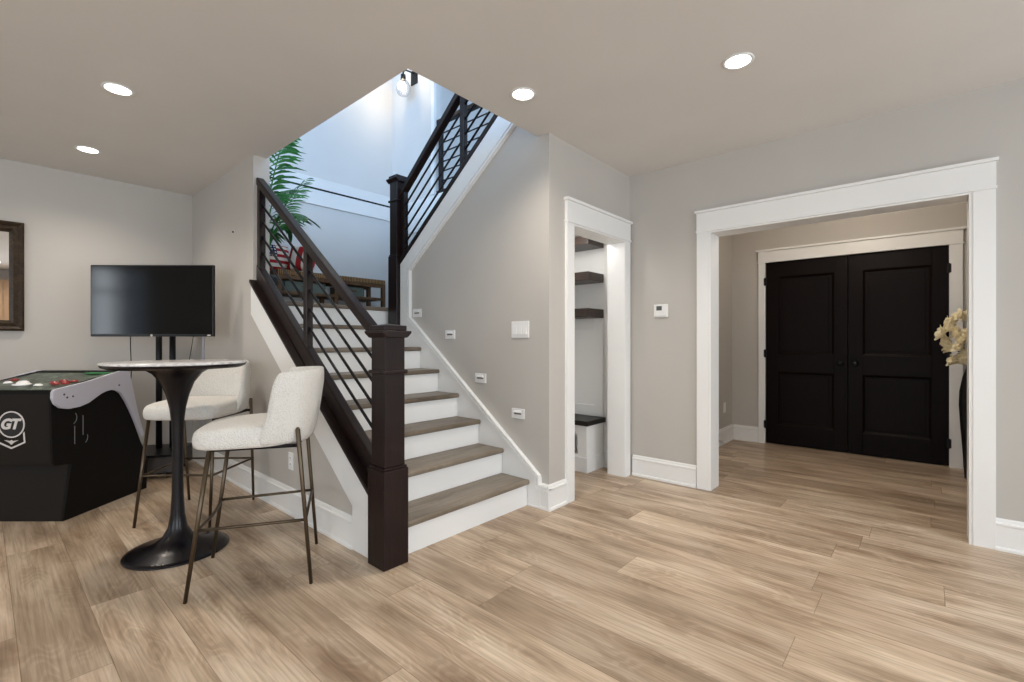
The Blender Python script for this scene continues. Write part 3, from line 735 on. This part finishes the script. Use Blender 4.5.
# pale trim on the flank
tp = [(2.935, .837), (2.933, .80), (2.95, .762), (2.985, .733), (3.043, .720), (3.12, .724), (3.185, .741), (3.235, .768), (3.28, .792), (3.325, .806), (3.37, .811), (3.41, .800), (3.447, .775), (3.49, .715), (3.53, .644), (3.64, .419),
      (3.665, .425), (3.60, .62), (3.555, .80), (3.525, .915), (3.508, .936), (3.47, .945), (3.447, .942), (3.36, .927), (3.18, .888), (2.96, .858), (2.943, .852)]
MB().prism(tp, 0, 0, .022).build('side_trim', M['cab_grey'], ar, bevel=.004)
MB().prism(tp, 0, -WC-.022, -WC).build('side_trim', M['cab_grey'], ar, bevel=.004)
Ry = Matrix.Rotation(PI/2, 3, 'Y')
for d, z in ((3.005, .818), (3.025, .797), (3.065, .800), (3.425, .838)):
    MB().lathe([(0, .003), (.005, .003), (.007, 0)], .0225, d, z, 12, Ry).build('bolt', M['basecover'], ar)
# thin flank print: a faint curved G and two strokes
def arc(cd, cz, r, a0, a1, n=14): return [(.0012, cd+r*math.cos(math.radians(a0+(a1-a0)*k/n)), cz+r*math.sin(math.radians(a0+(a1-a0)*k/n))) for k in range(n+1)]
grey_line = mat('faint_grey_line', (.16, .16, .17), .4)
MB().tube(arc(3.07, .655, .045, 40, -60), .0022, 6).build('flank_print', grey_line, ar)
MB().tube([(.0012, 3.10, .60), (.0012, 3.10, .48)], .0022, 6).build('flank_print', grey_line, ar)
MB().tube([(.0012, 3.16, .66), (.0012, 3.16, .53)] , .0022, 6).build('flank_print', grey_line, ar)
MB().tube(arc(3.15, .51, .045, 20, -50), .0022, 6).build('flank_print', grey_line, ar)
# round emblem with letters
ex, ez, ey = -.268, .634, 2.960
Rx = Matrix.Rotation(PI/2, 3, 'X')
MB().lathe([(.076, 0), (.076, .003), (.084, .003), (.084, 0), (.076, 0)], ex, ey+.002, ez, 48, Rx).build('emblem_ring', M['logo'], ar)
MB().lathe([(0, 0), (0, .0015), (.076, .0015), (.076, 0)], ex, ey+.002, ez, 48, Rx).build('emblem_disc', M['logo_black'], ar)
c = MB()
sh = [(-.082, -.045), (-.088, -.115), (0, -.155), (.088, -.115), (.082, -.045), (.074, -.055), (.079, -.109), (0, -.144), (-.079, -.109), (-.074, -.055)]
c.prism([(ex+a, ez+b) for a, b in sh], 1, ey-.0005, ey+.002); c.build('emblem_shield', M['logo'], ar)
c = MB(); c.prism([(ex+a, ez+b) for a, b in ((-.045, -.098), (-.010, -.104), (0, -.098), (.010, -.104), (.045, -.098), (.015, -.114), (0, -.128), (-.015, -.114))], 1, ey-.0005, ey+.002); c.build('emblem_wings', M['logo'], ar)
tc_ = bpy.data.curves.new('emblem_letters', 'FONT'); tc_.body = 'GT'; tc_.size = .088; tc_.extrude = .0008; tc_.offset = .0042; tc_.shear = .28; tc_.align_x = 'CENTER'; tc_.align_y = 'CENTER'; tc_.space_character = .95
tmp = bpy.data.objects.new('emblem_letters', tc_); COL.objects.link(tmp); bpy.context.view_layer.update()
lm = bpy.data.meshes.new_from_object(tmp.evaluated_get(bpy.context.evaluated_depsgraph_get())); bpy.data.objects.remove(tmp)
to = bpy.data.objects.new('emblem_letters', lm); COL.objects.link(to); to.parent = ar; to.location = (ex-.012, ey-.001, ez); to.rotation_euler = (PI/2, 0, 0)
lm.materials.clear(); lm.materials.append(M['logo'])

# ---------------------------------------------------------------- mirror on the far wall
mr = thing('framed_mirror', 'dark wooden framed mirror cut by the left edge of the view', 'mirror', (-.10, YB, 1.67))
mw, mh, fw = .335, .43, .085
c = MB()
prof = [(0, 0), (0, -.035), (.015, -.045), (.035, -.030), (.060, -.040), (.075, -.025), (.085, -.012), (.085, 0)]
def fr(i, j):
    cx_, cz_ = ((-1, -1), (1, -1), (1, 1), (-1, 1))[i % 4]; t, y = prof[j]
    return (cx_*(mw-t), y, cz_*(mh-t))
c.grid(fr, 4, len(prof), True); c.build('frame', wood('dark_brown_frame_wood', (.018, .011, .006), (.055, .034, .018), .4, (9, 9, 9)), mr)
MB().box(-mw+fw-.01, mw-fw+.01, -.014, -.006, -mh+fw-.01, mh-fw+.01).build('mirror_glass', M['mirror'], mr)
# tall oak cupboard added behind the viewer to warm the mirror reflection
oc = thing('added_oak_cupboard', 'tall honey oak cupboard added out of view for the mirror reflection', 'cupboard', (.35, YF+.001, 0))
MB().box(-.85, .75, 0, .45, 0, 2.35).build('body', M['oak'], oc, bevel=.004)
for a in (-.83, -.04):
    d = MB().box(a, a+.77, .45, .47, .08, 2.32).build('door', M['oak'], oc, bevel=.003)
    MB().lathe([(0, .03), (.014, .026), (.008, 0)], a+.06 if a > -.5 else a+.71, .50, 1.05, 16, Matrix.Rotation(-PI/2, 3, 'X')).build('knob', M['black_metal'], d)

# ---------------------------------------------------------------- bar table
tb = thing('bar_table', 'round tulip pedestal bar table with white marble top and black base', 'bar table', (*cw(-1.860, 2.615), 0))
MB().lathe([(0, 0), (.243, 0), (.247, .004), (.244, .009), (.220, .017), (.165, .031), (.110, .050), (.070, .083), (.046, .13), (.034, .20), (.028, .32), (.026, .45), (.027, .60), (.031, .72), (.039, .79), (.054, .86), (.079, .93), (.115, .98), (.150, 1.004), (.160, 1.008), (0, 1.008)], n=64).build('pedestal', M['table_base'], tb, smooth=True)
MB().lathe([(0, 1.006), (.20, 1.006), (.305, 1.012), (.328, 1.022), (.334, 1.034), (0, 1.034)], n=72).build('under_bevel', M['table_base'], tb)
smooth_by_angle(MB().lathe([(0, 1.034), (.333, 1.034), (.337, 1.037), (.337, 1.042), (.334, 1.045), (0, 1.045)], n=80).build('tabletop', M['marble'], tb), 1.2)

# ---------------------------------------------------------------- bar stools (local +y = the way the sitter faces)
def make_stool(label):
    t = thing('bar_stool', label, 'bar stool', (0, 0, 0), 0, 'boucle bar stools at the round table')
    # seat: rounded pad
    def ring(i, j):
        n = 40; a = 2*PI*(i+.5)/n; lv = [(.0, .668, .70), (.0, .660, .92), (.0, .668, .985), (0, .69, 1.01), (0, .725, 1.01), (0, .752, .985), (0, .766, .93), (0, .774, .66), (0, .774, .0)]
        _, z, k = lv[j]; e = 2/4.2
        cx_, sy_ = math.cos(a), math.sin(a)
        x = .238*k*abs(cx_)**e*(1 if cx_ > 0 else -1); y = .242*k*abs(sy_)**e*(1 if sy_ > 0 else -1)
        z2 = z - (.018*max(0, (y+.05)/.29)**1.5 if z > .72 else 0)
        return (x, y+.018, z2)
    c = MB(); V = c.grid(ring, 40, 9, True); c.bm.faces.new([V[i][0] for i in range(40)]); c.build('seat', M['boucle'], t, smooth=True, sub=1)
    # backrest: low shell wrapping the rear of the seat
    NS = 41
    def shell(i, j):
        s = i/(NS-1); th = PI*s; e = 2/2.9
        x = .232*abs(math.cos(th))**e*(1 if math.cos(th) > 0 else -1); y = -.085 - .157*abs(math.sin(th))**e
        # arc position 0 at each wing edge
        q = min(1, (-.085-y)/.022); rise = .72+.28*q; endw = math.exp(-((-.085-y)/.035)**2)
        zt = .775 + .235*rise + .012*math.sin(th)
        zb = .672
        k = j/11.0
        ns = 12
        # closed loop: outer side up (0..5), over the top, inner side down (6..11)
        outer = j < 6
        f = j/5.0 if outer else (11-j)/5.0
        z = zb + (zt-zb)*(f**.9)
        lean = .055*max(0, (z-.70)/.32)
        th_ = .028 - .010*f
        nx, ny = math.cos(th), -math.sin(th)
        off = th_ if outer else -th_
        if f < .01: off *= .5
        y += endw*.055*max(0, 1-(z-.70)/.13)**2
        if f > .99: off *= .55; z += .004
        elif f > .75: z -= .006
        return (x + nx*(off + lean*.25*abs(nx)), y + ny*(off+lean), z)
    c = MB(); V = [[c.bm.verts.new(shell(i, j)) for j in range(12)] for i in range(NS)]
    for i in range(NS-1):
        for j in range(12): c.bm.faces.new((V[i][j], V[i+1][j], V[i+1][(j+1) % 12], V[i][(j+1) % 12]))
    c.bm.faces.new(V[0]); c.bm.faces.new(V[-1][::-1])
    c.build('backrest', M['boucle'], t, smooth=True, sub=2)
    for sx in (-1, 1):
        MB().tube([(sx*.232, .257, 0), (sx*.205, .170, .668)], [.0085, .0105], 12).build('leg', M['bronze'], t, smooth=True)
        p0, p1 = Vector((sx*.232, -.257, 0)), Vector((sx*.243, -.200, .742))
        MB().tube([p0, p0.lerp(p1, .5), p1, p1+Vector((-sx*.004, .001, .008))], [.0085, .0095, .0105, .006], 12).build('leg', M['bronze'], t, smooth=True)
    # footrest ring
    k = .31
    fl = lambda s: Vector((s*(.232-.027*k/.668), .257-.087*k/.668, k)); rl_ = lambda s: Vector((s*(.232+.011*k/.745), -.257+.057*k/.745, k))
    for s in (-1, 1): MB().tube([fl(s), rl_(s)], .007, 10).build('side_stretcher', M['bronze'], t, smooth=True)
    a, b = fl(-1), fl(1)
    MB().tube([a.lerp(b, i/12) + Vector((0, -.018*math.sin(PI*i/12), 0)) for i in range(13)], .007, 10).build('footrest', M['bronze'], t, smooth=True)
    MB().tube([rl_(-1), rl_(1)], .007, 10).build('rear_stretcher', M['bronze'], t, smooth=True)
    MB().tube([(-.205, .170, .664), (-.225, -.20, .664)], .009, 8).tube([(.205, .170, .664), (.225, -.20, .664)], .009, 8).tube([(-.237, -.20, .664), (.237, -.20, .664)], .009, 8).build('seat_frame', M['iron'], t, smooth=True)
    return t
def face_rz(fx, fd):
    """rotation that turns local +y to the given (sideways, ahead) direction"""
    wx, wy = cw(fx, fd); return math.atan2(wy, wx) - PI/2
s1 = make_stool('cream boucle bar stool in front, its back toward the staircase')
s1.location = (*cw(-1.282, 2.383), 0); s1.rotation_euler = (0, 0, face_rz(-.942, -.335))
dup(s1, (*cw(-2.119, 3.178), 0), face_rz(.02, -1.0), 'cream boucle bar stool behind the table, partly hidden by the pedestal')

# ---------------------------------------------------------------- cupboard bench, shelves and panelling
bn = thing('cupboard_bench', 'built in white bench with dark wooden seat inside the doorway', 'bench', (XC, 2.245, 0))
L2 = 2.66-2.245-.001
c = MB(); c.box(-.2715, -.001, 0, .02, .0, .412); c.box(-.289, -.001, L2-.02, L2, 0, .412); c.box(-.270, -.001, .02, L2-.02, .10, .12); c.box(-.03, -.001, .02, L2-.02, .12, .412)
c.build('body', M['trim'], bn)
c = MB(); c.box(-.292, -.272, 0, .095, 0, .412); c.box(-.292, -.272, .0951, L2, 0, .150); c.box(-.292, -.272, .0951, L2, .33, .412)
c.build('face_frame', M['trim'], bn)
c = MB(); c.box(-.305, -.292, -.012, L2, 0, .13); c.box(-.2919, -.001, -.012, -.0001, 0, .13); c.build('base_trim', M['trim'], bn)
MB().box(-.315, -.001, -.022, L2, .412, .455).build('seat_board', wood('near_black_seat_wood', (.006, .005, .004), (.014, .011, .009), .4), bn, bevel=.003)
for z, lb in ((1.374, 'lowest dark floating shelf, just above the panelling'), (1.700, 'middle dark floating shelf between the other two'), (2.022, 'top dark floating shelf under the door header')):
    o = MB().box(-.265, -.001, 0, 2.659-2.245, 0, .078).build('floating_shelf', M['shelf'], bevel=.002); o.location = (XC, 2.245, z)
    tag(o, lb, 'shelf', 'dark shelves inside the doorway')
c = MB(); x0 = XC-.018
c.box(x0, XC, 2.245, 2.33, .46, 1.37); c.box(x0, XC, 2.33, 2.66, 1.27, 1.37); c.box(x0, XC, 2.33, 2.66, .46, .56)
trim(c, 'white panelling above the cupboard bench')

# ---------------------------------------------------------------- landing: bench, bins, cushions, palm
LZ = 8*RISE
by0, by1 = 4.97, 5.34; bx0, bx1 = 2.01, 3.29; bh = .425
b = thing('landing_bench', 'brown wooden bench with woven top on the stair landing', 'bench', (bx0, by0, LZ))
W, D = bx1-bx0, by1-by0
MB().box(0, W, 0, D, bh-.055, bh).build('woven_top', M['woven'], b, bevel=.008)
for x in (0, W/2-.02, W-.045):
    for y in (0, D-.045):
        MB().box(x+.001, x+.045, y+.001, y+.044, 0, bh-.055).build('leg', M['bench'], b, bevel=.003)
for y in (.008, D-.04):
    MB().box(.045, W-.045, y, y+.03, .175, .205).build('stretcher', M['bench'], b, bevel=.003)
    MB().box(.045, W-.045, y, y+.03, bh-.095, bh-.055).build('apron', M['bench'], b, bevel=.003)
MB().box(.02, W-.02, .038, D-.04, .180, .200).build('shelf', M['bench'], b)
for k, (x, lb, wdt) in enumerate(((.10, 'grey green canvas bin under the left half of the landing bench', .44), (.72, 'grey green canvas bin under the right half of the landing bench', .30))):
    q = thing('storage_bin', lb, 'storage bin', (bx0+x, by0+.05, LZ+.2005), 0, 'bins under the landing bench')
    c = MB(); c.box(0, wdt, 0, .012, 0, .115); c.box(0, wdt, .24, .252, 0, .115); c.box(0, .012, 0, .252, 0, .115); c.box(wdt-.012, wdt, 0, .252, 0, .115); c.box(0, wdt, 0, .252, 0, .01)
    c.build('bin_body', M['basket'], q, bevel=.006)
    MB().box(wdt/2-.05, wdt/2+.05, -.006, 0, .06, .075).build('handle', M['bench'], q, bevel=.002)

def flag_mat(name, canton, nstripe, horizontal=True):
    m = mat(name, (.7, .65, .6), .9, spec=.1)
    tc = m.node_tree.nodes.new('ShaderNodeTexCoord'); sp = m.node_tree.nodes.new('ShaderNodeSeparateXYZ'); lk(m, tc.outputs['Generated'], sp.inputs[0])
    x, z = sp.outputs[0], sp.outputs[2]
    sdir = z if horizontal else x
    s = mth(m, 'LESS_THAN', mth(m, 'FRACT', mth(m, 'MULTIPLY', sdir, nstripe)), .5)
    c = mixc(m, 'MIX', s, (.68, .62, .54), (.33, .022, .025))
    if canton:
        inside = mth(m, 'MULTIPLY', mth(m, 'LESS_THAN', x, .5), mth(m, 'GREATER_THAN', z, .46))
        gx = mth(m, 'SUBTRACT', mth(m, 'FRACT', mth(m, 'MULTIPLY', x, 10)), .5); gz = mth(m, 'SUBTRACT', mth(m, 'FRACT', mth(m, 'MULTIPLY', z, 9)), .5)
        r = mth(m, 'SQRT', mth(m, 'ADD', mth(m, 'MULTIPLY', gx, gx), mth(m, 'MULTIPLY', gz, gz)))
        an = mth(m, 'ARCTAN2', gx, gz)
        star = mth(m, 'LESS_THAN', r, mth(m, 'ADD', .24, mth(m, 'MULTIPLY', mth(m, 'COSINE', mth(m, 'MULTIPLY', an, 5)), .11)))
        bl = mixc(m, 'MIX', star, (.018, .028, .085), (.7, .68, .62))
        c = mixc(m, 'MIX', inside, c, bl)
    lk(m, c, bsdf(m).inputs['Base Color']); bump(m, noise(m, coords(m), 200, 2), .3, .002); return m
def cushion(wx, hz, th, m, label, loc, rot):
    n = 17
    c = MB()
    for sgn in (-1, 1):
        def f(i, j, sgn=sgn):
            a, b_ = i/(n-1)*2-1, j/(n-1)*2-1
            t = ((1-abs(a)**2.6)*(1-abs(b_)**2.6))**.45
            pin = 1-.06*(1-abs(a)**2)*abs(b_)**4 ; pin2 = 1-.06*(1-abs(b_)**2)*abs(a)**4
            return (a*wx/2*pin2, sgn*th/2*t, b_*hz/2*pin + hz/2)
        c.grid(f, n, n)
    o = c.build('cushion', m, smooth=True, sub=1); o.location = loc; o.rotation_euler = rot
    return tag(o, label, 'cushion', 'cushions on the landing bench')
cushion(.34, .33, .12, flag_mat('stars_and_stripes_cloth', True, 4.5), 'cushion with stars and stripes lying left on the landing bench', (2.12, 5.23, LZ+bh+.004), (math.radians(-20), 0, math.radians(3)))
cushion(.31, .30, .13, flag_mat('red_white_striped_cloth', False, 2.6, False), 'red and cream striped cushion leaning right of the flag cushion', (2.27, 5.04, LZ+bh+.004), (math.radians(-16), math.radians(4), math.radians(-50)))

pm = thing('potted_palm', 'tall green potted palm at the left of the stair landing', 'potted palm', (1.74, 4.70, LZ))
MB().lathe([(0, 0), (.12, 0), (.13, .01), (.155, .26), (.165, .29), (.155, .30), (.14, .28), (.135, .25), (0, .25)], n=40).build('pot', M['pot'], pm, smooth=True)
MB().lathe([(0, .255), (.136, .252), (.136, .24)], n=32).build('soil', M['soil'], pm)
rng = random.Random(5)
def frond(p0, p1, p2, leaf=.34, start=.28, wid=.014):
    """arching rachis p0-p1-p2 (metres from the pot) with two rows of slender drooping leaflets"""
    p0, p1, p2 = Vector(p0), Vector(p1), Vector(p2); N = 24; c = MB()
    pts = [p0*(1-t)**2 + p1*2*t*(1-t) + p2*t*t for t in (i/N for i in range(N+1))]
    c.tube([tuple(p) for p in pts], [.008*(1-.8*i/N)+.0015 for i in range(N+1)], 6)
    for i in range(int(N*start), N+1):
        p = pts[i]; tan = (pts[min(i+1, N)]-pts[i-1]).normalized()
        sd_ = tan.cross(Vector((0, 0, 1)))
        if sd_.length < .35: sd_ = sd_ + Vector((FW[1], -FW[0], 0))*.8
        sd_.normalize(); t = (i/N-start)/(1-start); L = leaf*(.35+.65*math.sin(PI*(.2+.72*t)))
        for s in (-1, 1):
            dr = (sd_*s*.85 + tan*.55 + Vector((0, 0, rng.uniform(-.05, .12)))).normalized(); L2_ = L*rng.uniform(.85, 1.1)
            wv = tan - dr*dr.dot(tan); wv.normalize(); rows = []
            for k in range(5):
                f = k/4; w_ = wid*math.sin(PI*(.12+.88*(1-f)))*1.1 if k < 4 else .0006
                q = p + dr*L2_*f + Vector((0, 0, -L2_*.42*f*f))
                rows.append((c.bm.verts.new(q+wv*w_), c.bm.verts.new(q-wv*w_)))
            for a, b in zip(rows, rows[1:]): c.bm.faces.new((a[0], a[1], b[1], b[0]))
    c.build('frond', M['leaf'], pm)
for a in (.4, 1.9, 3.1, 4.4, 5.5):
    MB().tube([(.03*math.cos(a), .03*math.sin(a), .24), (.05*math.cos(a), .05*math.sin(a), .42), (.06*math.cos(a), .06*math.sin(a), .60)], [.016, .013, .010], 8).build('stem', M['branch'], pm, smooth=True)
frond((.04, .02, .55), (.06, .12, 1.35), (.20, .14, 1.78), .42, .30)
frond((.05, .0, .55), (.18, .10, .95), (.48, .12, 1.34), .28, .35)
frond((.05, .02, .55), (.16, .16, 1.25), (.34, .20, 1.20), .32, .40)
frond((.05, -.02, .50), (.20, .0, .95), (.30, .0, .78), .26, .35)
frond((.0, .05, .55), (.02, .25, 1.20), (.10, .48, 1.38), .24, .35)
frond((.0, -.05, .55), (.04, -.15, 1.25), (.10, -.38, 1.60), .24, .35)
frond((.02, -.05, .50), (.10, -.28, .95), (.22, -.50, .80), .24, .35)
frond((.03, .05, .50), (.12, .28, .95), (.24, .46, .80), .24, .35)

# ---------------------------------------------------------------- entry: tall vase with cream blooms
vx, vy = 5.50, -.305
tag(MB().lathe([(0, 0), (.066, 0), (.070, .01), (.076, .15), (.094, .42), (.104, .62), (.100, .74), (.080, .86), (.060, .93), (.056, .96), (.050, .96), (.055, .90), (0, .86)], n=40).build('floor_vase', M['vase'], smooth=True), 'tall slim black floor vase beside the opening jamb', 'vase').location = (vx, vy, 0)
def bloom(c, cx_, s, dirv, rr):
    d = dirv.normalized(); q = d.to_track_quat('Z', 'Y')
    for layer, (n, tilt, k) in enumerate(((4, .35, .85), (5, .85, 1.0))):
        for i in range(n):
            a = 2*PI*i/n + layer*.5 + rr.uniform(-.15, .15)
            pv = []
            for r in range(5):
                t = r/4; rad = s*k*(math.sin(tilt*(.6+t*.5)))*t*1.05; hgt = s*k*math.cos(tilt*.9)*t*1.15
                wd = s*.50*math.sin(PI*min(1, .10+.78*t))
                row = []
                for e in (-1, -.4, .4, 1):
                    cup = .16*s*e*e*math.sin(PI*t)
                    rr_ = rad-cup; p = Vector((rr_*math.cos(a) - e*wd*math.sin(a), rr_*math.sin(a)+e*wd*math.cos(a), hgt+cup*.5))
                    row.append(c.bm.verts.new(Vector(cx_) + q @ p))
                pv.append(row)
            for r in range(4):
                for e in range(3): c.bm.faces.new((pv[r][e], pv[r][e+1], pv[r+1][e+1], pv[r+1][e]))
places = ['reaching lowest on the left', 'reaching furthest left at mid height', 'standing highest in the vase', 'leaning right behind the jamb', 'in the middle of the bunch']
stems = [[(.0, .05, 1.07), (.02, .10, 1.02), (-.02, .03, 1.0)], [(-.02, .21, 1.27), (.03, .17, 1.19), (-.03, .15, 1.30)], [(-.03, .08, 1.40), (.0, .13, 1.36), (.03, .03, 1.38)], [(.05, -.02, 1.15), (.04, -.06, 1.27)], [(-.05, .10, 1.13), (-.03, .06, 1.22), (-.04, .10, 1.25), (.0, .15, 1.12)]]
rr = random.Random(3)
for lb, bl in zip(places, stems):
    t = thing('flowering_branch', 'branch of cream artificial blooms ' + lb, 'flower branch', (vx, vy, 0), 0, 'cream blooms in the floor vase')
    top = bl[-1]
    MB().tube([(0, 0, .87), (top[0]*.3, top[1]*.3, 1.0), (top[0]*.8, top[1]*.8, top[2]-.03)], [.004, .004, .003], 6).build('stem', M['branch'], t)
    for p in bl:
        for off in ((0, 0, 0), (rr.uniform(-.04, .04), rr.uniform(-.04, .04), rr.uniform(-.03, .03))):
            q = (p[0]*1.0+off[0], p[1]*.86+off[1], p[2]-.035+off[2]); c = MB()
            bloom(c, (q[0], q[1], q[2]), .066, Vector((q[0]*2.5+rr.uniform(-.1, .1), q[1]*2.5+rr.uniform(-.1, .1), .10)), rr)
            c.build('bloom', M['petal'], t, smooth=True, solid=.002)
